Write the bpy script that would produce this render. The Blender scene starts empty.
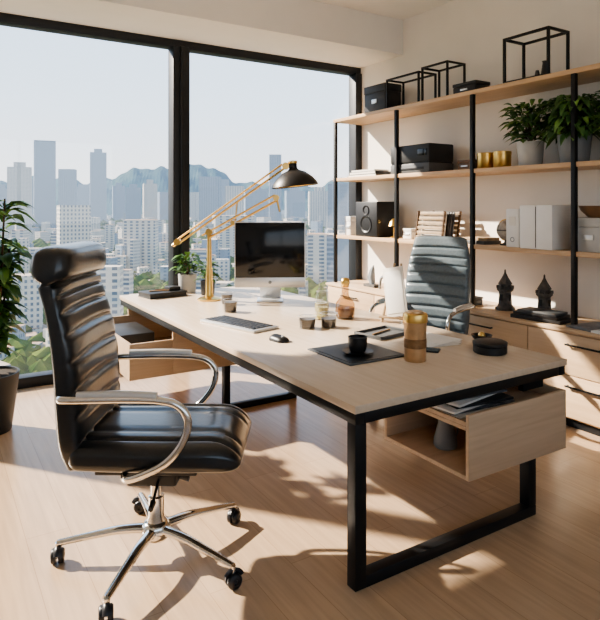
import bpy, bmesh, math, random
from mathutils import Vector, Matrix
random.seed(7)
R=math.radians
scene=bpy.context.scene

# ------------------------------------------------------------ materials
def nodes_of(m):
    m.use_nodes=True
    return m.node_tree.nodes, m.node_tree.links, m.node_tree.nodes['Principled BSDF']
def mat(name,col,rough=.5,metal=0,var=.06,scale=8,bump=0,coat=0,trans=0,stretch=(1,1,1)):
    m=bpy.data.materials.new(name); N,L,P=nodes_of(m)
    tc=N.new('ShaderNodeTexCoord'); mp=N.new('ShaderNodeMapping'); nz=N.new('ShaderNodeTexNoise')
    mp.inputs['Scale'].default_value=stretch
    nz.inputs['Scale'].default_value=scale; nz.inputs['Detail'].default_value=4
    L.new(tc.outputs['Object'],mp.inputs[0]); L.new(mp.outputs[0],nz.inputs['Vector'])
    cr=N.new('ShaderNodeValToRGB')
    a=[max(0,c*(1-var)) for c in col]; b=[min(1,c*(1+var)) for c in col]
    cr.color_ramp.elements[0].position=.3; cr.color_ramp.elements[1].position=.7
    cr.color_ramp.elements[0].color=(*a,1); cr.color_ramp.elements[1].color=(*b,1)
    L.new(nz.outputs['Fac'],cr.inputs[0]); L.new(cr.outputs[0],P.inputs['Base Color'])
    P.inputs['Roughness'].default_value=rough; P.inputs['Metallic'].default_value=metal
    if coat: P.inputs['Coat Weight'].default_value=coat; P.inputs['Coat Roughness'].default_value=.14
    if trans: P.inputs['Transmission Weight'].default_value=trans
    if bump:
        bp=N.new('ShaderNodeBump'); bp.inputs['Strength'].default_value=bump; bp.inputs['Distance'].default_value=.01
        L.new(nz.outputs['Fac'],bp.inputs['Height']); L.new(bp.outputs[0],P.inputs['Normal'])
    return m
def wood(name,c1,c2,axis='Y',rough=.4):
    st={'Y':(14,.9,14),'X':(.9,14,14),'Z':(14,14,.9)}[axis]
    m=mat(name,c1,rough)
    N,L,P=nodes_of(m)
    for n in N:
        if n.bl_idname=='ShaderNodeMapping': n.inputs['Scale'].default_value=st
        if n.bl_idname=='ShaderNodeTexNoise':
            n.inputs['Scale'].default_value=2.2; n.inputs['Detail'].default_value=7; n.inputs['Distortion'].default_value=.6
        if n.bl_idname=='ShaderNodeValToRGB':
            n.color_ramp.elements[0].color=(*c2,1); n.color_ramp.elements[1].color=(*c1,1)
    return m
def floor_mat():
    m=bpy.data.materials.new('floor_planks'); N,L,P=nodes_of(m)
    tc=N.new('ShaderNodeTexCoord'); mp=N.new('ShaderNodeMapping'); mp.inputs['Rotation'].default_value=(0,0,R(90))
    br=N.new('ShaderNodeTexBrick'); br.inputs['Scale'].default_value=1
    br.inputs['Brick Width'].default_value=2.2; br.inputs['Row Height'].default_value=.19
    br.inputs['Mortar Size'].default_value=.0015; br.inputs['Mortar Smooth'].default_value=.3
    br.inputs['Color1'].default_value=(.515,.375,.25,1); br.inputs['Color2'].default_value=(.47,.335,.22,1)
    br.inputs['Mortar'].default_value=(.35,.235,.145,1); br.offset=.37
    L.new(tc.outputs['Object'],mp.inputs[0]); L.new(mp.outputs[0],br.inputs['Vector'])
    mp2=N.new('ShaderNodeMapping'); mp2.inputs['Scale'].default_value=(16,1,1)
    nz=N.new('ShaderNodeTexNoise'); nz.inputs['Scale'].default_value=2; nz.inputs['Detail'].default_value=7; nz.inputs['Distortion'].default_value=.5
    L.new(tc.outputs['Object'],mp2.inputs[0]); L.new(mp2.outputs[0],nz.inputs['Vector'])
    mr=N.new('ShaderNodeMapRange'); mr.inputs['From Min'].default_value=.3; mr.inputs['From Max'].default_value=.7
    mr.inputs['To Min'].default_value=.88; mr.inputs['To Max'].default_value=1.08
    L.new(nz.outputs['Fac'],mr.inputs['Value'])
    mx=N.new('ShaderNodeVectorMath'); mx.operation='SCALE'
    L.new(br.outputs['Color'],mx.inputs[0]); L.new(mr.outputs[0],mx.inputs['Scale'])
    L.new(mx.outputs[0],P.inputs['Base Color']); P.inputs['Roughness'].default_value=.25
    return m
def glass(name,tint=(1,1,1),gl=.06):
    m=bpy.data.materials.new(name); m.use_nodes=True; N=m.node_tree.nodes; L=m.node_tree.links; N.clear()
    o=N.new('ShaderNodeOutputMaterial'); t=N.new('ShaderNodeBsdfTransparent'); g=N.new('ShaderNodeBsdfGlossy'); x=N.new('ShaderNodeMixShader')
    t.inputs[0].default_value=(*tint,1); g.inputs['Roughness'].default_value=.02; x.inputs[0].default_value=gl
    L.new(t.outputs[0],x.inputs[1]); L.new(g.outputs[0],x.inputs[2]); L.new(x.outputs[0],o.inputs[0])
    return m
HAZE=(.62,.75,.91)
def hazy(name,col,col2,dist=900,kind='noise',haze=HAZE,hs=1.15,scale=.02):  # aerial haze painted into the material: glowing haze colour mixed in with distance
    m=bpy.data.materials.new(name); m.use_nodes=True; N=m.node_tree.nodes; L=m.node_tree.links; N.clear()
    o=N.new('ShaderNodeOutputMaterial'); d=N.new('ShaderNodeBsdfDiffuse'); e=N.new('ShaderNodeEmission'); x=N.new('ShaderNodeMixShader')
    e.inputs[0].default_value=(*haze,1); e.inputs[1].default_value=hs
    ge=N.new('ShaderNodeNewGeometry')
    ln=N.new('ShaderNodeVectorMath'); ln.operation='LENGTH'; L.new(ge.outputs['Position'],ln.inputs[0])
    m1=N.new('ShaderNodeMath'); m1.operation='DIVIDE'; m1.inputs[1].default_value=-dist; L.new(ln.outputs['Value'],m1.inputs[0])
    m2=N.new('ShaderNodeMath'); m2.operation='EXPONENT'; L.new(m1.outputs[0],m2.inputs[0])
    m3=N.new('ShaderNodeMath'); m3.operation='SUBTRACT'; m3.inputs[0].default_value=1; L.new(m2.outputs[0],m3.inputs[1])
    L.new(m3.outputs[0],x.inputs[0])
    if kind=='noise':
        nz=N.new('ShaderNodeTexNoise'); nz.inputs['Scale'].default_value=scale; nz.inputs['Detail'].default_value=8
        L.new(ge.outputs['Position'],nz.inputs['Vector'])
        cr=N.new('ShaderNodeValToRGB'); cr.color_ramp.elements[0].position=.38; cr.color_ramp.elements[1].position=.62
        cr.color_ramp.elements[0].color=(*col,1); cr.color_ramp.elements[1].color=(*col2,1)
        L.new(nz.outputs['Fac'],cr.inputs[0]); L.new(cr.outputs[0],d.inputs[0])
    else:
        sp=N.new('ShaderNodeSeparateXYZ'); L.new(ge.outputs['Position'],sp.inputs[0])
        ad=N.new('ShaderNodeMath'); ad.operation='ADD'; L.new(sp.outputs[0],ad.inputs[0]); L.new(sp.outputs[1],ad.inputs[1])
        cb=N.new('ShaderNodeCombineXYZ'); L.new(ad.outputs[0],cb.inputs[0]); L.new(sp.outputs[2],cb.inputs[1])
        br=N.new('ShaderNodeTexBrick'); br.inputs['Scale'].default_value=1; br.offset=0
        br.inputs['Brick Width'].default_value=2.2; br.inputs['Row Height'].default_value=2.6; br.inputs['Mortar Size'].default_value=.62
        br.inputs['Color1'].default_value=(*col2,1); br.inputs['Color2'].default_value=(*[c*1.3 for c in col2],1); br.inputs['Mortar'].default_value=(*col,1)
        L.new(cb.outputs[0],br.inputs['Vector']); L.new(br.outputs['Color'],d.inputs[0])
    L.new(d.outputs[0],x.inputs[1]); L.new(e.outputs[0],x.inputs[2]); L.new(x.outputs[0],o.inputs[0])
    return m

M={}
M['wall']=mat('wall_plaster',(.85,.815,.765),.9,var=.02,scale=3)
M['ceil']=mat('ceiling_plaster',(.86,.84,.80),.9,var=.02,scale=3)
M['soff']=mat('soffit_plaster',(.85,.83,.795),.9,var=.02,scale=3)
M['frame']=mat('dark_window_metal',(.018,.021,.026),.45,.3,var=.1)
M['floor']=floor_mat()
M['glass']=glass('window_glass',gl=.04)
M['cglass']=glass('clear_glass',(.93,.945,.94),.12)
M['amber']=glass('amber_glass',(.78,.66,.52),.12)
M['olive']=mat('olive_oil',(.42,.36,.12),.25)
M['deskwood']=wood('desk_oak',(.70,.57,.435),(.635,.505,.375),'Y',.27)
M['boxwood']=wood('drawer_oak',(.60,.445,.305),(.50,.36,.24),'X',.45)
M['shelfwood']=wood('shelf_oak',(.66,.455,.28),(.55,.365,.215),'Y',.45)
M['cabwood']=wood('cabinet_oak',(.66,.48,.31),(.57,.405,.255),'Y',.45)
M['steel']=mat('black_steel',(.012,.013,.015),.45,.4)
M['leather']=mat('black_leather',(.009,.012,.016),.28,0,var=.15,scale=60,bump=.05,coat=.5)
M['bleather']=mat('slate_leather',(.11,.145,.17),.36,0,var=.12,scale=60,bump=.08,coat=.2)
M['chrome']=mat('chrome',(.75,.74,.72),.12,1,var=.02)
M['caster']=mat('caster_rubber',(.012,.014,.02),.35)
M['plastic']=mat('black_plastic',(.015,.015,.017),.4)
M['screen']=mat('screen_glass',(.004,.005,.007),.12,0,var=.02)
M['alu']=mat('brushed_aluminium',(.70,.71,.72),.35,.7,var=.03)
M['brass']=mat('brass',(.78,.53,.19),.28,1,var=.06)
M['copper']=mat('copper_tumbler',(.62,.40,.22),.35,.6,var=.1,scale=30)
M['copper2']=mat('dark_copper_band',(.30,.17,.08),.4,.5,var=.2,scale=40)
M['white']=mat('white_card',(.84,.83,.81),.6,var=.03)
M['paper']=mat('paper',(.80,.77,.72),.8,var=.04)
M['grey']=mat('grey_ceramic',(.22,.24,.26),.45,var=.1)
M['lgrey']=mat('light_grey_ceramic',(.50,.50,.49),.5,var=.08)
M['pot']=mat('charcoal_pot',(.035,.037,.04),.5,var=.1)
M['soil']=mat('soil',(.03,.02,.012),.95,var=.3,scale=40)
M['leaf']=mat('leaf_green',(.06,.14,.04),.42,var=.5,scale=9)
M['leaf2']=mat('leaf_fresh_green',(.15,.28,.07),.42,var=.5,scale=9)
M['bark']=mat('bark',(.10,.06,.035),.8,var=.2,scale=30)
M['dark']=mat('dark_card',(.02,.021,.023),.5,var=.1)
M['mid']=mat('slate_card',(.09,.095,.10),.5,var=.1)
M['key']=mat('keycap',(.035,.04,.05),.4)
M['mag']=mat('magazine_cover',(.13,.13,.14),.35,var=.6,scale=14)
M['tan']=mat('tan_rattan',(.35,.25,.15),.6,var=.25,scale=30)
M['brown']=mat('brown_ceramic',(.22,.12,.06),.4,var=.15)
M['stone']=mat('carved_stone',(.10,.095,.09),.7,var=.4,scale=25,bump=.3)
M['stone2']=mat('pale_carved_stone',(.42,.38,.33),.7,var=.4,scale=25,bump=.3)
M['coffee']=mat('coffee',(.02,.01,.006),.3)

# ------------------------------------------------------------ builder
class B:
    def __init__(s,name,loc=(0,0,0),yaw=0):
        s.name=name; s.loc=loc; s.yaw=yaw; s.bm=bmesh.new(); s.mats=[]
    def mi(s,m):
        m=M[m] if isinstance(m,str) else m
        if m not in s.mats: s.mats.append(m)
        return s.mats.index(m)
    def merge(s,t,m,mtx=None):
        i=s.mi(m)
        if mtx is not None: bmesh.ops.transform(t,matrix=mtx,verts=t.verts)
        bmesh.ops.recalc_face_normals(t,faces=t.faces)
        for f in t.faces: f.material_index=i
        me=bpy.data.meshes.new('tmp'); t.to_mesh(me); t.free(); s.bm.from_mesh(me); bpy.data.meshes.remove(me)
    def box(s,x0,x1,y0,y1,z0,z1,m,bev=0,mtx=None):
        t=bmesh.new(); bmesh.ops.create_cube(t,size=1)
        for v in t.verts:
            v.co=Vector(((x0+x1)/2+v.co.x*(x1-x0),(y0+y1)/2+v.co.y*(y1-y0),(z0+z1)/2+v.co.z*(z1-z0)))
        if bev: bmesh.ops.bevel(t,geom=t.edges[:],offset=bev,segments=2,affect='EDGES',profile=.5)
        s.merge(t,m,mtx)
    def obox(s,c,size,m,bev=0,rot=(0,0,0)):
        from mathutils import Euler
        h=[a/2 for a in size]
        s.box(-h[0],h[0],-h[1],h[1],-h[2],h[2],m,bev,Matrix.Translation(c)@Euler(rot).to_matrix().to_4x4())
    def lathe(s,prof,m,c=(0,0,0),seg=32,mtx=None,cap=False):
        t=bmesh.new(); rings=[]
        for r,z in prof:
            if r<1e-5: rings.append([t.verts.new((0,0,z))])
            else: rings.append([t.verts.new((r*math.cos(2*math.pi*i/seg),r*math.sin(2*math.pi*i/seg),z)) for i in range(seg)])
        for a,b in zip(rings,rings[1:]):
            for i in range(seg):
                j=(i+1)%seg
                q=[a[i%len(a)],a[j%len(a)],b[j%len(b)],b[i%len(b)]]
                u=[]
                for v in q:
                    if v not in u: u.append(v)
                if len(u)>2: t.faces.new(u)
        T=Matrix.Translation(c)
        s.merge(t,m,T@mtx if mtx is not None else T)
    def cyl(s,p0,p1,r0,r1,m,seg=20):
        p0=Vector(p0);p1=Vector(p1);d=p1-p0
        q=d.to_track_quat('Z','Y').to_matrix().to_4x4()
        s.lathe([(0,0),(r0,0),(r1,d.length),(0,d.length)],m,p0,seg,q)
    def sph(s,c,r,m,sc=(1,1,1),seg=20):
        t=bmesh.new(); bmesh.ops.create_uvsphere(t,u_segments=seg,v_segments=seg//2+2,radius=r)
        s.merge(t,m,Matrix.Translation(c)@Matrix.Diagonal((*sc,1)))
    def loft(s,rings,m):
        t=bmesh.new(); vr=[[t.verts.new(p) for p in r] for r in rings]; n=len(vr[0])
        for a,b in zip(vr,vr[1:]):
            for i in range(n): t.faces.new((a[i],a[(i+1)%n],b[(i+1)%n],b[i]))
        t.faces.new(vr[0][::-1]); t.faces.new(vr[-1])
        s.merge(t,m)
    def tube(s,pts,r,m,seg=12,sm=6,flat=1.0):
        P=[Vector(p) for p in pts]
        if sm>1:
            Q=[]
            for i in range(len(P)-1):
                a=P[max(i-1,0)];b=P[i];c=P[i+1];d=P[min(i+2,len(P)-1)]
                for k in range(sm):
                    u=k/sm
                    Q.append(.5*((2*b)+(c-a)*u+(2*a-5*b+4*c-d)*u*u+(3*b-a-3*c+d)*u**3))
            Q.append(P[-1]); P=Q
        rr=r if isinstance(r,(list,tuple)) else None
        rings=[]; up=None
        for i,p in enumerate(P):
            d=(P[min(i+1,len(P)-1)]-P[max(i-1,0)]).normalized()
            if up is None:
                up=Vector((0,1,0)) if abs(d.y)<.9 else Vector((1,0,0))
            up=(up-d*up.dot(d)).normalized(); sd=d.cross(up)
            rad=r if rr is None else rr[0]+(rr[1]-rr[0])*i/(len(P)-1)
            rings.append([p+up*rad*math.cos(2*math.pi*k/seg)+sd*rad*flat*math.sin(2*math.pi*k/seg) for k in range(seg)])
        s.loft(rings,m)
    def leaf(s,p,d,ln,w,m,droop=.3):
        t=bmesh.new(); p=Vector(p); d=Vector(d).normalized()
        sd=d.cross(Vector((0,0,1)))
        if sd.length<.05: sd=Vector((1,0,0))
        sd.normalize(); pr=[]
        for u,ww in ((0,.05),(.3,.8),(.6,1),(.85,.5),(1,0.02)):
            c=p+d*ln*u+Vector((0,0,-droop*ln*u*u)); up=sd.cross(d)*w*.25*ww
            pr.append((t.verts.new(c+sd*w*.5*ww+up),t.verts.new(c),t.verts.new(c-sd*w*.5*ww+up)))
        for a,b in zip(pr,pr[1:]):
            t.faces.new((a[0],a[1],b[1],b[0])); t.faces.new((a[1],a[2],b[2],b[1]))
        i=s.mi(m)
        for f in t.faces: f.material_index=i
        me=bpy.data.meshes.new('tmp'); t.to_mesh(me); t.free(); s.bm.from_mesh(me); bpy.data.meshes.remove(me)
    def done(s,angle=38):
        me=bpy.data.meshes.new(s.name); s.bm.to_mesh(me); s.bm.free()
        for m in s.mats: me.materials.append(m)
        for p in me.polygons: p.use_smooth=True
        me.set_sharp_from_angle(angle=R(angle))
        o=bpy.data.objects.new(s.name,me); scene.collection.objects.link(o)
        o.location=s.loc; o.rotation_euler=(0,0,s.yaw)
        return o

# ------------------------------------------------------------ room
XW=4.30; YW=5.55; ZC=3.54
b=B('floor'); b.box(-3.2,XW+.15,-2.5,YW+.15,-.1,0,'floor'); b.done()
b=B('ceiling'); b.box(-3.2,XW+.15,-2.5,YW+.15,ZC,ZC+.1,'ceil'); b.done()
b=B('wall_right'); b.box(XW,XW+.15,-2.5,YW+.15,0,ZC,'wall'); b.done()
b=B('wall_left'); b.box(-3.2,-3.05,-2.5,YW+.15,0,ZC,'wall'); b.done()
# back wall (behind the camera) with a wide opening added to let in sky fill
b=B('wall_back'); b.box(-3.2,-2.4,-2.65,-2.5,0,ZC,'wall'); b.box(3.6,XW+.15,-2.65,-2.5,0,ZC,'wall')
b.box(-2.4,3.6,-2.65,-2.5,0,1.1,'wall'); b.box(-2.4,3.6,-2.65,-2.5,3.0,ZC,'wall'); b.done()
b=B('fill_opening_frame')  # frame of the added fill opening, out of view
for x in (-2.37,-.4,1.6,3.57): b.box(x-.03,x+.03,-2.6,-2.54,1.1,3.0,'frame',.004)
for zz in (1.13,2.97): b.box(-2.34,3.54,-2.6,-2.54,zz-.03,zz+.03,'frame',.004)
b.done()
b=B('trim_soffit'); b.box(-3.05,XW,4.80,YW+.15,3.17,ZC,'soff'); b.done()
b=B('window_1')
b.box(-3.05,XW,YW-.02,YW+.10,3.09,3.17,'frame',.004)
b.box(-3.05,XW,YW-.04,YW+.10,0,.09,'frame',.004)
b.box(XW-.09,XW,YW-.04,YW+.10,.09,3.10,'frame',.004)
for x in (2.08,-.75): 
    b.box(x-.085,x+.085,YW-.05,YW+.10,.09,3.10,'frame',.006)
    b.box(x-.02,x+.02,YW-.075,YW-.05,.09,3.10,'frame',.004)
b.box(-3.05,-2.98,YW-.04,YW+.10,.09,3.10,'frame',.004)
b.done()
b=B('window_2'); 
for a,c in ((-2.98,-.835),(-.665,1.995),(2.165,XW-.09)): b.box(a,c,YW+.03,YW+.04,.09,3.10,'glass')
b.done()

# ------------------------------------------------------------ desk
DX0,DX1,DY0,DY1=1.44,2.83,1.89,5.35
b=B('office_desk')
b.box(DX0,DX1,DY0,DY1,.716,.75,'deskwood',.004)
f='steel'
b.box(DX0+.008,DX0+.055,DY0+.008,DY1-.008,.668,.716,f,.003)
b.box(DX1-.055,DX1-.008,DY0+.008,DY1-.008,.668,.716,f,.003)
b.box(DX0+.055,DX1-.055,DY0+.008,DY0+.055,.668,.716,f,.003)
b.box(DX0+.055,DX1-.055,DY1-.055,DY1-.008,.668,.716,f,.003)
b.box(DX0+.008,DX0+.065,DY0+.008,DY0+.065,0,.67,f,.003)
b.box(DX0+.065,2.585,DY0+.008,DY0+.065,0,.05,f,.003)
b.box(2.53,2.585,DY0+.008,DY0+.065,.05,.30,f,.003)
b.box(1.88,1.93,4.08,4.13,.0,.35,f,.003); b.box(1.93,2.52,4.08,4.13,0,.045,f,.003); b.box(2.47,2.52,4.08,4.13,.045,.67,f,.003)
b.box(DX0+.055,DX1-.055,4.08,4.13,.668,.716,f,.003)
x0,x1,y0,y1,z0,z1=2.07,2.79,1.87,2.46,.30,.60
w='boxwood'; t=.02
b.box(x0,x1,y0,y0+t,z0,z1,w,.002); b.box(x0,x1,y1-t,y1,z0,z1,w,.002)
b.box(x0,x1,y0+t,y1-t,z0,z0+t,w,.002); b.box(x1-t,x1,y0+t,y1-t,z0+t,z1,w,.002)
b.box(x0-.0,x1-t,y0+t,y1-t,.525,.545,w,.002)
b.box(x0,x0+.015,y0+t,y1-t,.545,.565,w,.002)
for yy in (y0+.1,y1-.1): b.box(2.58,2.74,yy,yy+.03,.60,.668,f)
x0,x1,y0,y1,z0,z1=1.47,1.98,4.06,5.2,.35,.668
b.box(x0,x1,y0,y0+t,z0,z1,w,.002); b.box(x0,x1,y1-t,y1,z0,z1,w,.002); b.box(x0,x1,y0+t,y1-t,z0,z0+t,w,.002)
b.box(x1-t,x1,y0+t,y1-t,z0+t,z1,w,.002)
x0,x1=1.16,1.95; z1=.60
b.box(x0,1.47,y0,y0+t,z0,z1,w,.002); b.box(x0,x1-t,y1-2*t,y1-t,z0+t,z1,w,.002)
b.box(x0,x0+t,y0+t,y1-t,z0,z1,w,.002); b.box(x0+t,1.47,y0+t,y1-t,z0,z0+t,w,.002)
b.box(x0+.05,1.5,y0+.5,y1-.15,z0+t,.56,'dark',.003)
b.done()

b=B('magazine_stack',(2.30,2.14,.545))
for i,(dx,dy,r,mm,w_,l_) in enumerate(((0,0,.05,'paper',.34,.40),(.02,.01,-.08,'mag',.34,.40),(-.04,.01,.10,'paper',.32,.38),(.02,-.02,-.12,'dark',.30,.36),(-.03,0,.16,'paper',.28,.34),(.03,0,-.1,'mag',.26,.34),(-.03,.01,.2,'white',.24,.30))):
    b.obox((dx,dy,.007+.0125*i),(l_,w_,.011),mm,.001,(0,0,r))
b.done()
b=B('table_bell',(2.24,2.18,.32))
b.lathe([(0,0),(.055,0),(.06,.01),(.058,.04),(.045,.09),(.036,.12),(.038,.14),(.034,.14),(.032,.12),(.0,.11)],'grey',seg=28)
b.tube([(.05,0,.03),(.085,0,.05),(.08,0,.10),(.042,0,.115)],.005,'grey',8,5)
b.done()
bpy.data.objects['table_bell'].name='metal_jug'

# ------------------------------------------------------------ office chairs
def sgnp(v,e): return math.copysign(abs(v)**e,v)
def spline(P,u):
    n=len(P)-1; f=min(max(u,0),.99999)*n; i=int(f); u=f-i
    a=P[max(i-1,0)];b_=P[i];c=P[i+1];d=P[min(i+2,n)]
    return tuple(.5*((2*b_[k])+(c[k]-a[k])*u+(2*a[k]-5*b_[k]+4*c[k]-d[k])*u*u+(3*b_[k]-a[k]-3*c[k]+d[k])*u**3) for k in range(len(b_)))
def office_chair(loc,yaw,leather,top=1.0,rot0=0,ribs=8,head=True,armz=.80,ws=1.0,sz=.055):
    b=B('office_chair',loc,yaw)
    S=[(-.255,.48,.255,.052),(-.285,.58,.275,.060),(-.295,.72,.285,.062),(-.305,.87,.285,.060),(-.325,1.01,.28,.055),(-.352,1.125,.272,.048),(-.375,1.205,.262,.054),(-.380,1.290,.265,.094),(-.380,1.385,.245,.080)]
    if not head: S=S[:-3]+[(-.365,1.25,.245,.038),(-.38,1.33,.23,.030)]
    S=[(x,.43+(z-.43)*top,w*ws,t) for x,z,w,t in S]
    rings=[]; NV=170
    for i in range(NV+1):
        u=i/NV; x,z,w,t=spline(S,u); x2,z2,_,_=spline(S,min(u+.01,.9999)); x1,z1,_,_=spline(S,max(u-.01,0))
        tx,tz=x2-x1,z2-z1; l=math.hypot(tx,tz); tx/=l;tz/=l; nx,nz=tz,-tx
        e=1.0
        if u<.04: e=math.sqrt(max(0.02,1-((.04-u)/.04)**2))
        if u>.94: e=math.sqrt(max(0.02,1-((u-.94)/.06)**2))
        ring=[]
        for k in range(64):
            th=2*math.pi*k/64; y=w*(.60+.40*e)*sgnp(math.cos(th),.55); n=t*e*sgnp(math.sin(th),.6)
            if n>0:
                ry=y/w
                uu=u+.014*(ry*ry)
                lim=.80 if head else .93
                g=0
                if .06<uu<lim-.02:
                    ph=(uu-.06)/(lim-.06)*ribs; fr=ph-round(ph)
                    g=math.exp(-(fr/.13)**2)
                n-=.017*g*e*(1-abs(ry)**6)
                if head: n-=.030*math.exp(-((uu-lim)/.016)**2)*e
                n+=.010*(abs(ry)**2)
            elif head: n+=.018*math.exp(-((u-.80)/.016)**2)
            ring.append((x+nx*n,y,z+nz*n))
        rings.append(ring)
    b.loft(rings,leather)
    rings=[]; NS=80
    for i in range(NS+1):
        u=i/NS; x=-.30+.70*u; w=(.28+.016*math.sin(u*math.pi))*ws; t=.068; zc=.485+sz
        e=1
        if u<.08: e=math.sqrt(max(.02,1-((.08-u)/.08)**2))
        if u>.80: q=(u-.80)/.20; e=math.sqrt(max(.015,1-q**2.4)); zc-=.028*q*q
        ring=[]
        for k in range(120):
            th=2*math.pi*k/120; y=w*(.80+.20*e)*sgnp(math.cos(th),.5); n=t*e*sgnp(math.sin(th),.55)
            if n>0:
                ry=y/w; ph=(ry+1)*3.5; fr=ph-round(ph)
                n-=.016*e*math.exp(-(fr/.11)**2)*(1-abs(ry)**10)
            ring.append((x,y,zc+n))
        rings.append(ring)
    b.loft(rings,leather)
    b.box(-.2,.22,-.21,.21,.395+sz,.428+sz,'plastic',.008)
    aw=.335*ws
    for sg in (-1,1):
        y=sg*aw
        b.tube([(-.31,sg*(aw-.065),armz-.015),(-.29,sg*(aw-.012),armz-.004),(-.20,y,armz),(-.04,y,armz+.004),(.10,y,armz),(.175,y,armz-.022),(.21,y,armz-.08),(.19,y,armz-.16),(.13,y,armz-.235),(.05,sg*(aw-.01),armz-.285),(-.05,sg*(aw-.05),armz-.330),(-.08,sg*.15,armz-.34)],.0125,'chrome',12,6,1.25)
        b.tube([(-.22,y,armz+.014),(-.04,y,armz+.019),(.09,y,armz+.014)],.013,'alu',10,5,1.5)
    b.box(-.11,.11,-.085,.085,.345,.400+sz,'plastic',.015)
    b.cyl((.03,-.08,.375),(.05,-.24,.36),.006,.006,'plastic'); b.cyl((.05,-.24,.36),(.053,-.29,.356),.012,.010,'plastic')
    b.cyl((.10,0,.37),(.15,0,.36),.022,.026,'plastic')
    b.lathe([(0,.12),(.042,.12),(.042,.17),(.034,.19),(.034,.27),(.024,.275),(.024,.35),(0,.35)],'chrome')
    b.lathe([(0,.085),(.05,.085),(.062,.10),(.062,.145),(.045,.165),(0,.165)],'chrome')
    BR=.42
    for k in range(5):
        a=R(rot0+72*k)-yaw; c,s_=math.cos(a),math.sin(a)
        b.tube([(c*.04,s_*.04,.130),(c*.16,s_*.16,.128),(c*.28,s_*.28,.110),(c*BR,s_*BR,.086)],(.026,.016),'chrome',12,5,.8)
        cx,cy=c*BR,s_*BR
        b.cyl((cx,cy,.05),(cx,cy,.088),.011,.011,'chrome')
        wa=a+.6*(k%3)+.5; wx,wy=-math.sin(wa),math.cos(wa)
        for q in (-1,1):
            p0=Vector((cx+wx*.006*q,cy+wy*.006*q,.031)); p1=Vector((cx+wx*.027*q,cy+wy*.027*q,.031))
            d=p1-p0; qm=d.to_track_quat('Z','Y').to_matrix().to_4x4()
            b.lathe([(0,0),(.031,0),(.031,.015),(.025,.021),(.010,.021),(.008,.017),(0,.017)],'caster',p0,28,qm)
        b.cyl((cx-wx*.01,cy-wy*.01,.031),(cx+wx*.01,cy+wy*.01,.031),.012,.012,'alu')
        b.tube([(cx+math.cos(wa)*.037*math.cos(v),cy+math.sin(wa)*.037*math.cos(v),.031+.037*math.sin(v)) for v in [R(20+14*j) for j in range(10)]],.009,'caster',8,2,1.6)
    return b.done(50)
office_chair((.85,2.56,0),R(-33),'leather',1.0,10,8)
office_chair((3.18,3.36,0),R(200),'bleather',.97,30,10,False,.78,.95,0)

# ------------------------------------------------------------ desk things
DZ=.75
b=B('desktop_monitor',(2.45,4.40,DZ),R(-30))
b.box(-.30,.30,-.015,.010,.20,.665,'alu',.006); b.box(-.30,.30,-.012,.012,.11,.20,'alu',.006)
b.box(-.292,.292,-.018,-.014,.195,.658,'screen',.001)
b.lathe([(0,0),(.014,0),(.014,.002),(0,.002)],'grey',(0,-.0145,.155),20,Matrix.Rotation(R(90),4,'X'))
b.loft([[(x,y+.02,z) for x,y,z in ((-.09,-.01+o,zz),(.09,-.01+o,zz),(.09,.0+o,zz),(-.09,0+o,zz))] for zz,o in ((.004,.10),(.10,.06),(.28,.0))],'alu')
b.box(-.11,.11,-.10,.12,0,.010,'alu',.004)
b.done()
b=B('keyboard',(1.76,3.60,DZ),R(-76))
b.box(-.28,.28,-.11,.11,0,.018,'alu',.006)
for r in range(5):
    for k in range(16):
        x=-.25+k*.0315
        if r==4 and 4<=k<=9:
            if k==4: b.box(x,x+.0315*6-.006,.07-r*.036-.012,.07-r*.036+.015,.018,.024,'key',.001)
            continue
        b.box(x,x+.0260,.07-r*.036-.012,.07-r*.036+.016,.018,.024,'key',.001)
b.done()
b=B('computer_mouse',(1.76,3.05,DZ),R(-80))
rings=[]
for i in range(21):
    u=i/20; x=-.07+.14*u; e=math.sqrt(max(.02,1-(2*u-1)**4)); hh=.040*e*(1-.25*u); ww=.042*e
    rings.append([(x,ww*math.cos(2*math.pi*k/24),max(0,hh*sgnp(math.sin(2*math.pi*k/24),.8))) for k in range(24)])
b.loft(rings,'plastic'); b.cyl((.03,-.004,.030),(.03,.004,.030),.008,.008,'alu'); b.done(60)
b=B('architect_lamp',(2.02,4.69,DZ),R(-32))
z=lambda v:v-.75
b.lathe([(0,0),(.10,0),(.10,.012),(.085,.022),(.04,.032),(.032,.06),(.030,.20),(.022,.30),(.017,.60),(0,.60)],'brass',seg=32)
b.cyl((0,-.03,z(1.33)),(0,.03,z(1.33)),.03,.03,'brass')
for o in (-.018,.018):
    b.cyl((-.27,o,z(1.225)),(.66,o,z(1.885)),.0085,.0085,'brass',10)
    b.cyl((-.27,o,z(1.265)),(.62,o,z(1.905)),.007,.007,'brass',10)
    b.cyl((0.0,o,z(1.28)),(.58,o,z(1.60)),.010,.010,'brass',10)
    b.cyl((-.06,o,z(1.30)),(.56,o,z(1.645)),.008,.008,'brass',10)
b.cyl((-.27,-.03,z(1.245)),(-.27,.03,z(1.245)),.028,.028,'brass'); b.cyl((-.27,0,z(1.245)),(-.31,0,z(1.21)),.02,.014,'brass')
b.cyl((.57,-.03,z(1.62)),(.57,.03,z(1.62)),.026,.026,'brass'); b.cyl((.57,0,z(1.63)),(.60,0,z(1.50)),.010,.008,'brass')
b.cyl((.2,-.028,z(1.41)),(.2,.028,z(1.41)),.02,.02,'brass'); b.cyl((.24,0,z(1.59)),(.22,0,z(1.42)),.006,.006,'brass')
b.cyl((.65,-.03,z(1.89)),(.65,.03,z(1.89)),.03,.03,'brass')
b.tube([(.12+.012*k,.0+.010*math.sin(k*1.9),z(1.50)+.0085*k+.010*math.cos(k*1.9)) for k in range(20)],.0035,'alu',6,3)
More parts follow.
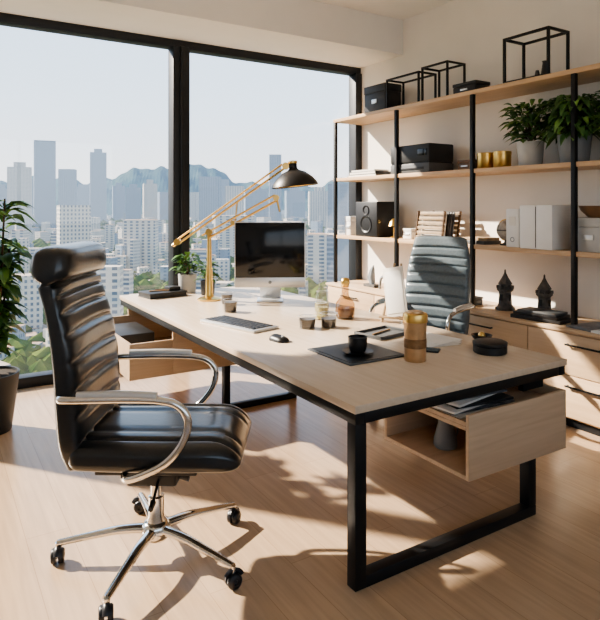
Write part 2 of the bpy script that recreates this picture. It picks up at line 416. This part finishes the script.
hm=Matrix.Translation((.73,0,z(1.72)))@Matrix.Rotation(R(-6),4,'Y')
b.lathe([(.195,-.005),(.20,0),(.19,.025),(.155,.07),(.10,.115),(.05,.135),(.035,.15),(.035,.205),(.02,.215),(0,.215)],'plastic',(0,0,0),40,hm)
b.lathe([(.190,.0),(.182,.025),(.148,.066),(.095,.108),(0,.12)],'brass',(0,0,0),40,hm)
b.lathe([(.0,.02),(.035,.03),(.045,.055),(.03,.09),(.02,.12)],'white',(0,0,0),20,hm)
b.lathe([(.036,.19),(.041,.195),(.041,.212),(0,.222)],'brass',(0,0,0),24,hm)
b.cyl((.65,0,z(1.89)),(.725,0,z(1.925)),.012,.012,'brass')
b.done()
def bush(b,c,n,rad,h,ln,w,ms,up=.4,droop=.5):
    for i in range(n):
        a=random.uniform(0,2*math.pi); el=random.uniform(.1,1.3)
        rr=rad*random.random()**.6
        p=Vector((c[0]+rr*.55*math.cos(a),c[1]+rr*.55*math.sin(a),c[2]+random.uniform(.0,h)))
        d=Vector((math.cos(a)*math.cos(el),math.sin(a)*math.cos(el),math.sin(el)*up*2))
        if i%4==0: b.tube([(c[0],c[1],c[2]-.02),(c[0]+(p.x-c[0])*.5,c[1]+(p.y-c[1])*.5,(c[2]+p.z)/2+.02),p],.0025,'bark',5,2)
        b.leaf(p,d,ln*random.uniform(.6,1.2),w*random.uniform(.7,1.2),random.choice(ms),droop)
def pot(b,r,h,m,taper=.8):
    b.lathe([(0,0),(r*taper,0),(r*taper+.004,.006),(r,h-.01),(r,h),(r-.012,h),(r-.014,h-.02),(0,h-.02)],m,seg=32)
    b.lathe([(0,h-.018),(r-.014,h-.018),(r-.014,h-.022),(0,h-.022)],'soil',seg=24)
b=B('potted_plant',(2.03,5.22,DZ)); pot(b,.085,.17,'lgrey',.85); bush(b,(0,0,.17),90,.15,.17,.10,.05,('leaf','leaf2')); b.done()
b=B('potted_plant',(2.13,4.98,DZ)); pot(b,.065,.13,'pot',.85); bush(b,(0,0,.13),70,.10,.16,.085,.04,('leaf','leaf2')); b.done()
b=B('notebook',(1.76,5.12,DZ),R(8))
b.box(-.18,.18,-.12,.12,0,.008,'dark',.002); b.box(-.175,.175,-.115,.115,.008,.034,'dark'); b.box(-.18,.18,-.12,.12,.034,.046,'dark',.002)
b.cyl((-.12,.02,.052),(.05,-.04,.052),.006,.005,'copper',8); b.cyl((-.05,.06,.052),(.10,.02,.052),.006,.005,'brown',8); b.box(.04,.15,-.05,.05,.046,.078,'plastic',.003)
b.done()
def tumbler(name,loc,r,h,liq='coffee',fill=.45,g='cglass'):
    b=B(name,loc)
    b.lathe([(0,0),(r*.86,0),(r*.88,.004),(r,h)],g,seg=28)
    b.lathe([(r,h-.002),(r+.001,h),(r-.002,h),(r-.002,h-.002),(r,h-.002)],'alu',seg=28)
    b.lathe([(0,.006),(r*.85-.003,.006),(r*.85+(r*.13)*fill-.003,h*fill),(0,h*fill)],liq,seg=28)
    b.done(60)
tumbler('drinking_glass',(1.93,4.08,DZ),.055,.095,'coffee',.8)
tumbler('drinking_glass',(2.06,4.42,DZ),.050,.10,'coffee',.8)
tumbler('drinking_glass',(2.10,3.27,DZ),.060,.080,'coffee',.78)
tumbler('drinking_glass',(2.235,3.22,DZ),.058,.095,'coffee',.62)
tumbler('drinking_glass',(2.43,3.58,DZ),.045,.18,'olive',.35)
tumbler('drinking_glass',(2.34,3.47,DZ),.040,.12,'olive',.25)
b=B('glass_carafe',(2.52,3.72,DZ)); 
b.lathe([(0,0),(.05,0),(.056,.01),(.056,.10),(.045,.14),(.024,.19),(.022,.22),(.028,.245)],'cglass')
b.lathe([(0,.006),(.050,.008),(.052,.07),(0,.07)],'olive'); b.done(60)
b=B('decanter_bottle',(2.51,3.41,DZ))
b.lathe([(0,0),(.055,0),(.066,.015),(.070,.06),(.066,.11),(.04,.145),(.026,.165),(.024,.22),(.030,.23)],'amber')
b.lathe([(0,.01),(.05,.012),(.060,.03),(.063,.065),(.062,.08),(0,.08)],'brown')
b.lathe([(0,.225),(.024,.225),(.028,.235),(.034,.26),(.026,.285),(0,.292)],'brass'); b.done(60)
b=B('desk_mat',(1.97,2.575,DZ)); b.box(-.19,.19,-.20,.20,0,.008,'mid',.003); b.box(-.17,.17,-.18,.18,.008,.010,'dark'); b.done()
b=B('coffee_cup',(1.945,2.53,DZ+.010),R(20))
b.lathe([(0,0),(.035,0),(.05,.004),(.082,.013),(.084,.016),(.05,.010),(0,.008)],'plastic')
b.lathe([(0,.009),(.036,.009),(.044,.02),(.050,.05),(.052,.092),(.048,.092),(.045,.05),(.04,.025),(0,.02)],'plastic')
b.lathe([(0,.078),(.0478,.078),(.0478,.08),(0,.08)],'coffee')
b.tube([(.048,0,.078),(.075,0,.078),(.082,0,.055),(.068,0,.034),(.044,0,.03)],.006,'plastic',8,5)
b.done(60)
b=B('insulated_tumbler',(2.135,2.29,DZ))
b.lathe([(0,0),(.052,0),(.055,.004),(.056,.07)],'copper'); b.lathe([(.056,.07),(.058,.072),(.058,.115),(.056,.117)],'copper2')
b.lathe([(.056,.117),(.059,.20)],'copper'); b.lathe([(.059,.20),(.063,.202),(.064,.235),(.060,.245),(.05,.248),(.0,.248)],'brass'); b.lathe([(0,.248),(.04,.248),(.038,.256),(0,.256)],'copper'); b.done(40)
b=B('desk_tray',(2.40,2.86,DZ),R(10)); b.box(-.15,.15,-.11,.11,0,.008,'mid',.002)
for q in ((-.15,.15,-.11,-.10),(-.15,.15,.10,.11),(-.15,-.14,-.11,.11),(.14,.15,-.11,.11)): b.box(*q,.008,.022,'mid',.002)
b.cyl((-.1,0,.014),(.1,.03,.014),.006,.005,'copper',8); b.done()
b=B('loose_papers',(2.52,2.56,DZ),R(-12))
for i in range(4): b.obox((.008*i,.01*i,.002+.003*i),(.21,.27,.0025),'paper',0,(0,0,.12*i))
b.done()
b=B('trinket_box',(2.60,2.20,DZ)); b.lathe([(0,0),(.085,0),(.09,.006),(.09,.04),(.084,.043),(.092,.045),(.092,.058),(.08,.064),(0,.066)],'plastic',seg=36); b.done()
b=B('incense_bowl',(2.73,2.37,DZ)); b.lathe([(0,0),(.03,0),(.025,.012),(.05,.03),(.06,.05),(.055,.05),(.04,.03),(0,.022)],'plastic'); b.sph((0,0,.045),.022,'brass'); b.done(60)
b=B('smartphone',(2.33,2.42,DZ),R(35)); b.box(-.04,.04,-.08,.08,0,.009,'plastic',.004); b.box(-.036,.036,-.076,.076,.009,.0095,'screen'); b.done()
b=B('picture_easel',(2.69,3.10,DZ),R(-62))
b.obox((0,.03,.21),(.15,.012,.34),'paper',.002,(R(-14),R(-12),0)); b.obox((0,.022,.21),(.12,.004,.29),'white',.001,(R(-14),R(-12),0))
for x in (-.08,.08): b.cyl((x,-.01,.0),(x*.3,.085,.40),.009,.007,'tan',8)
b.cyl((0,.13,0),(0,.08,.38),.008,.007,'tan',8); b.box(-.10,.10,-.02,.02,.03,.045,'tan',.002)
b.done()

# ------------------------------------------------------------ shelving + cabinet
SX=XW-.004
b=B('shelving_unit')
for zt in (2.51,1.846,1.208): b.box(3.88,SX,1.2,5.50,zt-.018,zt+.018,'shelfwood',.002)
for y in (5.46,4.43,3.47,2.54,1.55):
    b.box(3.868,3.902,y-.017,y+.017,.692,2.49,'steel',.002)
b.done()
b=B('drawer_cabinet')
b.box(3.82,SX,1.0,5.49,.0,.06,'steel'); b.box(3.80,SX,1.0,5.49,.06,.665,'cabwood',.002); b.box(3.775,SX,.98,5.50,.665,.69,'cabwood',.003)
ys=[1.05,1.95,2.85,3.75,4.65,5.47]
for a,c in zip(ys,ys[1:]):
    for z0,z1 in ((.075,.365),(.372,.655)):
        b.box(3.782,3.80,a+.004,c-.004,z0,z1,'cabwood',.002)
        ym=(a+c)/2; zz=z1-.07
        b.box(3.752,3.762,ym-.13,ym+.13,zz-.006,zz+.006,'steel',.002)
        for q in (-.12,.12): b.box(3.76,3.785,ym+q-.005,ym+q+.005,zz-.005,zz+.005,'steel')
b.done()
S1,S2,S3,S0=2.528,1.864,1.226,.69
def wire(name,x,y,z,dx,dy,h,r=.009):
    b=B(name,(x,y,z)); X=(-dx/2,dx/2);Y=(-dy/2,dy/2);Z=(r,h)
    for i in X:
        for j in Y: b.box(i-r,i+r,j-r,j+r,0,h+r,'steel',.002)
        for k in Z: b.box(i-r,i+r,Y[0],Y[1],k-r,k+r,'steel',.002)
    for j in Y:
        for k in Z: b.box(X[0],X[1],j-r,j+r,k-r,k+r,'steel',.002)
    b.done()
def lidbox(name,x,y,z,dx,dy,h,m,m2=None,yaw=0):
    b=B(name,(x,y,z),yaw); b.box(-dx/2,dx/2,-dy/2,dy/2,0,h*.72,m,.004); b.box(-dx/2-.004,dx/2+.004,-dy/2-.004,dy/2+.004,h*.72+.003,h,m2 or m,.004)
    b.box(-dx/2+.004,dx/2-.004,-dy/2+.004,dy/2-.004,h*.71,h*.73,m); b.box(-dx/2-.008,-dx/2,-.04,.04,h*.35,h*.5,'alu',.002); b.done()
lidbox('storage_box',4.10,4.90,S1,.22,.34,.30,'dark')
wire('wire_frame_decor',4.06,4.42,S1,.22,.46,.30)
wire('wire_frame_decor',4.08,4.00,S1,.22,.32,.33)
lidbox('storage_box',4.08,3.66,S1,.18,.26,.11,'dark')
wire('wire_frame_decor',4.05,2.98,S1,.24,.40,.36,.010)
b=B('slim_vase',(4.10,2.93,S1)); b.lathe([(0,0),(.03,0),(.035,.03),(.022,.12),(.018,.15),(.024,.16),(.0,.16)],'plastic'); b.lathe([(0,0),(.02,0),(.024,.04),(.012,.10),(0,.10)],'stone',(0,.07,0)); b.done(60)
b=B('office_printer',(4.06,4.27,S2)); b.box(-.16,.16,-.27,.27,0,.09,'mid',.008); b.box(-.15,.15,-.26,.26,.09,.10,'dark'); b.box(-.16,.16,-.27,.27,.10,.27,'dark',.012)
b.box(-.165,-.158,-.2,.2,.03,.055,'plastic',.002); b.box(-.165,-.158,-.24,-.12,.16,.22,'screen',.002); b.done()
b=B('book_stack',(4.05,5.05,S2))
for i,(l,w_,h,m) in enumerate(((.5,.24,.025,'mid'),(.46,.22,.03,'dark'),(.40,.2,.02,'white'))):
    zz=sum((.025,.03,.02)[:i]); b.box(-w_/2,w_/2,-l/2,l/2,zz,zz+h-.001,m,.003); b.box(-w_/2-.001,w_/2-.006,-l/2+.01,l/2-.01,zz+.004,zz+h-.005,'paper')
b.done()
for y in (3.47,3.30):
    b=B('brass_canister',(4.05,y,S2)); b.lathe([(0,0),(.070,0),(.073,.004),(.073,.11),(.075,.112),(.075,.138),(.068,.142),(0,.144)],'brass',seg=32); b.done()
lidbox('card_box',4.12,3.72,S2,.12,.16,.10,'brown')
b=B('potted_plant',(4.04,3.02,S2)); pot(b,.105,.19,'lgrey'); bush(b,(0,0,.20),260,.25,.28,.12,.048,('leaf','leaf','leaf2')); b.done()
b=B('potted_plant',(4.04,2.64,S2)); pot(b,.12,.21,'grey'); bush(b,(0,0,.20),320,.29,.28,.14,.052,('leaf','leaf','leaf2'),.4,.9); b.done()
b=B('potted_plant',(4.04,2.27,S2)); pot(b,.10,.19,'grey'); bush(b,(0,0,.20),200,.24,.26,.12,.05,('leaf','leaf2')); b.done()
lidbox('card_box',4.02,5.32,S3,.14,.10,.21,'white')
b=B('bookshelf_speaker',(4.05,4.93,S3)); b.box(-.15,.15,-.18,.18,0,.37,'plastic',.008)
Rx=Matrix.Rotation(R(-90),4,'Y')
for zz,r in ((.13,.08),(.28,.04)): b.lathe([(0,-.006),(r*.3,-.002),(r*.8,-.008),(r,.004),(r+.010,.006),(r+.010,0)],'plastic',(-.152,0,zz),28,Rx)
b.done()
b=B('brass_desk_bell',(4.0,4.60,S3)); b.lathe([(0,0),(.04,0),(.04,.01),(.01,.02),(.008,.10),(.012,.105)],'brass'); b.lathe([(0,.20),(.02,.195),(.045,.16),(.06,.12),(.055,.12),(.04,.155),(0,.185)],'brass'); b.done(60)
lidbox('card_box',4.10,4.44,S3,.14,.12,.10,'white')
b=B('slatted_magazine_rack',(4.04,4.05,S3))
for sx in (-.10,.10):
    for k in range(6): b.obox((sx+.00875*k,0,.03+.045*k),(.010,.36,.028),'tan',.002,(0,R(8),0))
for y in (-.17,.17): b.box(-.11,.15,y-.008,y+.008,0,.04,'tan',.002); b.obox((-.08,y,.14),(.02,.014,.28),'bark',0,(0,R(8),0)); b.obox((.12,y,.14),(.02,.014,.28),'bark',0,(0,R(8),0))
for k in range(4): b.obox((-.03+.035*k,0,.15),(.014,.30,.24),('paper','dark','mag','mid')[k],.001,(0,R(8),0))
b.box(-.1,.14,-.17,.17,.0,.012,'tan'); b.done()
b=B('book_stack',(4.03,3.50,S3)); b.box(-.11,.11,-.12,.16,0,.03,'mid',.003); b.box(-.10,.10,-.11,.14,.03,.055,'tan',.003); b.done()
b=B('desk_globe',(4.04,3.25,S3)); b.lathe([(0,0),(.05,0),(.052,.01),(.02,.02),(.012,.05),(0,.05)],'stone'); b.sph((0,0,.125),.078,'stone2',(1,1,1.05),28)
b.tube([(0,.0+.088*math.cos(a),.125+.088*math.sin(a)) for a in [R(-90+20*k) for k in range(10)]],.005,'brass',8,2); b.lathe([(.079,-.004),(.082,0),(.079,.004)],'stone',(0,0,.125)); b.done(60)
b=B('box_file',(4.02,3.08,S3)); b.box(-.12,.12,-.06,.06,0,.30,'white',.004); b.lathe([(.014,0),(.018,.003),(.02,0)],'grey',(-.121,0,.06),20,Rx); b.box(-.123,-.12,-.03,.03,.17,.24,'paper'); b.done()
b=B('box_file',(4.0,2.84,S3)); b.box(-.14,.14,-.14,-.003,0,.33,'white',.004); b.box(-.14,.14,.003,.14,0,.33,'white',.004); b.box(-.139,.13,-.004,.004,.01,.32,'dark'); b.done()
lidbox('storage_box',4.04,2.46,S3,.22,.26,.24,'lgrey')
b=B('brown_bowl',(4.02,2.46,S3+.241)); b.lathe([(0,0),(.05,0),(.055,.006),(.10,.05),(.115,.085),(.108,.085),(.09,.05),(0,.02)],'brown'); b.done(60)
def tower(x,y,s,m):
    b=B('tower_figurine',(x,y,S0))
    P=[(0,0),(.075,0),(.075,.02),(.06,.03),(.052,.045),(.046,.14),(.062,.155),(.065,.175),(.05,.18),(.046,.20),(.055,.205),(.025,.255),(.008,.29),(.006,.315),(0,.32)]
    b.lathe([(r*s,z*s) for r,z in P],m,seg=8)
    for k in range(8):
        a=2*math.pi*k/8; b.obox((.058*s*math.cos(a),.058*s*math.sin(a),.182*s),(.016*s,.02*s,.022*s),m,.001,(0,0,a))
    for k in range(4):
        a=2*math.pi*k/4+R(180); b.obox((.046*s*math.cos(a),.046*s*math.sin(a),.10*s),(.01,.022*s,.05*s),'dark',.001,(0,0,a))
    b.done(30)
tower(4.05,3.27,1.05,'stone'); tower(4.12,2.95,1.0,'stone')
b=B('leaning_sculpture',(4.0,4.95,S0))
b.box(-.05,.05,-.09,.09,0,.03,'stone',.003); b.loft([[(.03*math.cos(a)*q,.05*math.sin(a)*q+o,z) for a in [2*math.pi*k/7 for k in range(7)]] for z,q,o in ((.03,.8,0),(.10,1.1,.02),(.18,.7,.0),(.23,.15,-.02))],'grey'); b.done(20)
b=B('leaning_sculpture',(3.97,4.72,S0)); b.tube([(0,-.07,0),(0,-.05,.09),(0,0,.13),(0,.05,.10),(0,.07,.0)],(.022,.012),'grey',10,5); b.sph((0,-.02,.15),.028,'grey'); b.done(60)
b=B('book_stack',(3.93,2.84,S0),R(6)); b.box(-.10,.10,-.20,.20,0,.028,'dark',.003); b.box(-.095,.095,-.175,.18,.029,.052,'plastic',.003); b.box(-.085,.09,-.16,.15,.053,.07,'mid',.003); b.done()
b=B('open_magazine',(3.95,2.35,S0),R(-8))
for sx in (-1,1):
    rings=[]
    for i in range(9):
        u=i/8; y=sx*.21*u; z0=.001; z1=.014+.012*math.sin(math.pi*u)
        rings.append([(-.14,y,z0),(.14,y,z0),(.14,y,z1),(-.14,y,z1)])
    b.loft(rings,'paper' if sx<0 else 'mag')
b.done()
lidbox('storage_box',4.05,4.2,S0,.22,.3,.12,'mid')
lidbox('storage_box',3.98,3.66,S0,.2,.26,.07,'dark')

# ------------------------------------------------------------ floor plant at left
b=B('potted_tree',(.35,4.60,0))
pot(b,.19,.40,'pot',.72)
for k in range(6):
    a=2*math.pi*k/6+.2; top=1.05+.07*k
    b.tube([(.03*math.cos(a),.03*math.sin(a),.37),(.08*math.cos(a),.08*math.sin(a),.75),(.13*math.cos(a),.13*math.sin(a),top+.2)],(.013,.006),'bark',7,5)
    for i in range(72):
        u=random.uniform(.0,1); rr=.03+.11*u; zz=.5+(top-.3)*u
        an=random.uniform(0,2*math.pi)
        b.leaf((rr*math.cos(a),rr*math.sin(a),zz),(math.cos(an),math.sin(an),random.uniform(.0,.9)),random.uniform(.13,.23),random.uniform(.06,.10),random.choice(('leaf','leaf','leaf2')),.55)
b.done()

# ------------------------------------------------------------ city outside
HD=4600
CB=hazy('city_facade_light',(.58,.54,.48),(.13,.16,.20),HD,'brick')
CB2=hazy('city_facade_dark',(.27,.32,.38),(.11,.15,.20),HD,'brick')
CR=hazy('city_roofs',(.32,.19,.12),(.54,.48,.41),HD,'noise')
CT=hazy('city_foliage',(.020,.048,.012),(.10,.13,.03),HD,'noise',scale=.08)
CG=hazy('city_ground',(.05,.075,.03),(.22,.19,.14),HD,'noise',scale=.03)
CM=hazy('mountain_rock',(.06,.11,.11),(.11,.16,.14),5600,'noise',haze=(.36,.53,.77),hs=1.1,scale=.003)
ZG=-62
def pol(az,dist): a=R(az); return dist*math.sin(a),dist*math.cos(a)
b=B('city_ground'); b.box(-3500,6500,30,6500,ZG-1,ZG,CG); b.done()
bm=bmesh.new()
def cbox(x,y,w,d,z1,yaw,mi,z0=ZG):
    c,s=math.cos(yaw),math.sin(yaw); vs=[]
    for z in (z0,z1):
        for px,py in ((-w/2,-d/2),(w/2,-d/2),(w/2,d/2),(-w/2,d/2)): vs.append(bm.verts.new((x+c*px-s*py,y+s*px+c*py,z)))
    for q in ((0,1,5,4),(1,2,6,5),(2,3,7,6),(3,0,4,7)): bm.faces.new([vs[i] for i in q]).material_index=mi
    bm.faces.new([vs[i] for i in (4,5,6,7)]).material_index=2
for az,dist,w,z1,mi in ((8.7,1500,46,152,1),(13.2,1700,42,146,1),(10.6,1400,34,82,1),(6.7,1300,44,78,0),(7.8,1800,40,66,1),(23.4,1500,52,74,1),(29.6,1700,34,148,1),(17.8,1500,32,56,0),(16.3,1700,40,52,1),(25.7,1400,42,48,0),(27.7,1600,62,46,1),(33.9,1400,52,36,0),(35.9,1300,48,50,1),(12,2000,70,60,1),(19.3,1900,50,45,1),(21.2,1800,70,42,0),(31.5,1900,60,50,1),(5,1500,60,40,1),(2.5,1700,50,80,1),(-2,1500,50,90,1),(38,1600,60,80,1),(24.6,2000,40,90,1),(15,2100,40,70,1),
    (11.1,420,19,2,0),(14.2,265,10,-24,0),(17,520,26,-10,0),(21.5,380,20,-26,0),(34.5,420,26,-18,0),(30.5,520,28,-12,1),(26,600,32,-8,0),(7.2,300,14,-30,0),(37,330,24,-14,1)):
    x,y=pol(az,dist); cbox(x,y,w,w*.8,z1,R(-az+random.uniform(-12,12)),mi)
    if w>30 and dist>1000 and random.random()<.6: cbox(x,y,w*.5,w*.4,z1+10,R(-az),mi,z1-1)
for i in range(3200):
    az=random.uniform(-14,52); dist=150*(2800/150)**(random.random()**.75); x,y=pol(az,dist)
    s=.45+dist/1800; w=random.uniform(7,18)*s
    h=random.uniform(4,12)*(.6+dist/1500)+(random.random()**5)*34*(1 if dist>350 else .3)
    cbox(x,y,w,w*random.uniform(.6,1.1),ZG+h,random.uniform(0,3.1),0 if random.random()<.7 else 1)
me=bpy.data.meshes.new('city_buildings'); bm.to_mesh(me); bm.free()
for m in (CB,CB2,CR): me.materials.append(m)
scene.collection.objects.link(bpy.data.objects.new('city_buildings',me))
ico=bmesh.new(); bmesh.ops.create_icosphere(ico,subdivisions=1,radius=1)
IV=[v.co.copy() for v in ico.verts]; IF=[[v.index for v in f.verts] for f in ico.faces]; ico.free()
vs=[];fs=[]
for i in range(8000):
    az=random.uniform(-12,50); dist=105*(2000/105)**(random.random()**.9); x,y=pol(az,dist)
    r=random.uniform(2.6,6)*(1+dist/1300); o=len(vs)
    for v in IV: vs.append((v.x*r*random.uniform(.85,1.25)+x,v.y*r*random.uniform(.85,1.25)+y,v.z*r*random.uniform(.8,1.2)+ZG+r*.8))
    for q in IF: fs.append([o+k for k in q])
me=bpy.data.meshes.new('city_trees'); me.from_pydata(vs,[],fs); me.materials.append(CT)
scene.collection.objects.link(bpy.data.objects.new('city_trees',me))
bm=bmesh.new(); rows=[]
def ridge(az):
    h=175+35*math.sin(az*.35+1)+25*math.sin(az*.9)+14*math.sin(az*2.3+2)+7*math.sin(az*5.1)
    h+=110*math.exp(-((az-23)/3.6)**2)+90*math.exp(-((az-18)/2.6)**2)+70*math.exp(-((az-11)/4)**2)+40*math.exp(-((az-29)/3)**2)
    return h
for j in range(10):
    t=j/9; row=[]
    for i in range(261):
        az=-15+i*.27; dist=3600+1200*t; x,y=pol(az,dist)
        hh=(ridge(az)+62)*math.sin(t*math.pi*.5)**1.2*(1+.10*math.sin(i*.9+j*1.7)*(1-t))
        row.append(bm.verts.new((x,y,ZG-3+hh)))
    rows.append(row)
for a,c in zip(rows,rows[1:]):
    for i in range(260): bm.faces.new((a[i],a[i+1],c[i+1],c[i]))
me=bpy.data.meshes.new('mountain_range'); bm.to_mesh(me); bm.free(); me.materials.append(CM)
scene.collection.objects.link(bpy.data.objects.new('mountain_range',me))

# ------------------------------------------------------------ light
w=bpy.data.worlds.new('sky_world'); scene.world=w; w.use_nodes=True; N=w.node_tree.nodes; L=w.node_tree.links
bg=N['Background']; tc=N.new('ShaderNodeTexCoord'); sp=N.new('ShaderNodeSeparateXYZ'); cr=N.new('ShaderNodeValToRGB')
L.new(tc.outputs['Generated'],sp.inputs[0]); L.new(sp.outputs[2],cr.inputs[0]); L.new(cr.outputs[0],bg.inputs[0])
e=cr.color_ramp.elements; e[0].position=0; e[0].color=(.92,.90,.88,1); e[1].position=.6; e[1].color=(.38,.60,.93,1)
n=e.new(.15); n.color=(.72,.84,.97,1)
bg.inputs[1].default_value=2.2
sd=bpy.data.lights.new('sun','SUN'); sd.energy=18; sd.angle=R(1.0); sd.color=(1,.875,.72)
so=bpy.data.objects.new('sun',sd); scene.collection.objects.link(so)
el=R(32); dv=Vector((.62*math.cos(el),-.785*math.cos(el),-math.sin(el)))
so.rotation_euler=dv.to_track_quat('-Z','Y').to_euler(); so.location=(-5,12,8)
scene.view_settings.look='AgX - Medium High Contrast'

cd=bpy.data.cameras.new('camera'); co=bpy.data.objects.new('camera',cd); scene.collection.objects.link(co)
cd.sensor_fit='HORIZONTAL'; cd.sensor_width=36; cd.lens=593/600*36; cd.shift_y=-104/600
cd.clip_end=20000; cd.clip_start=.05
co.location=(0,0,1.55); co.rotation_euler=(R(90),0,-R(32))
scene.camera=co
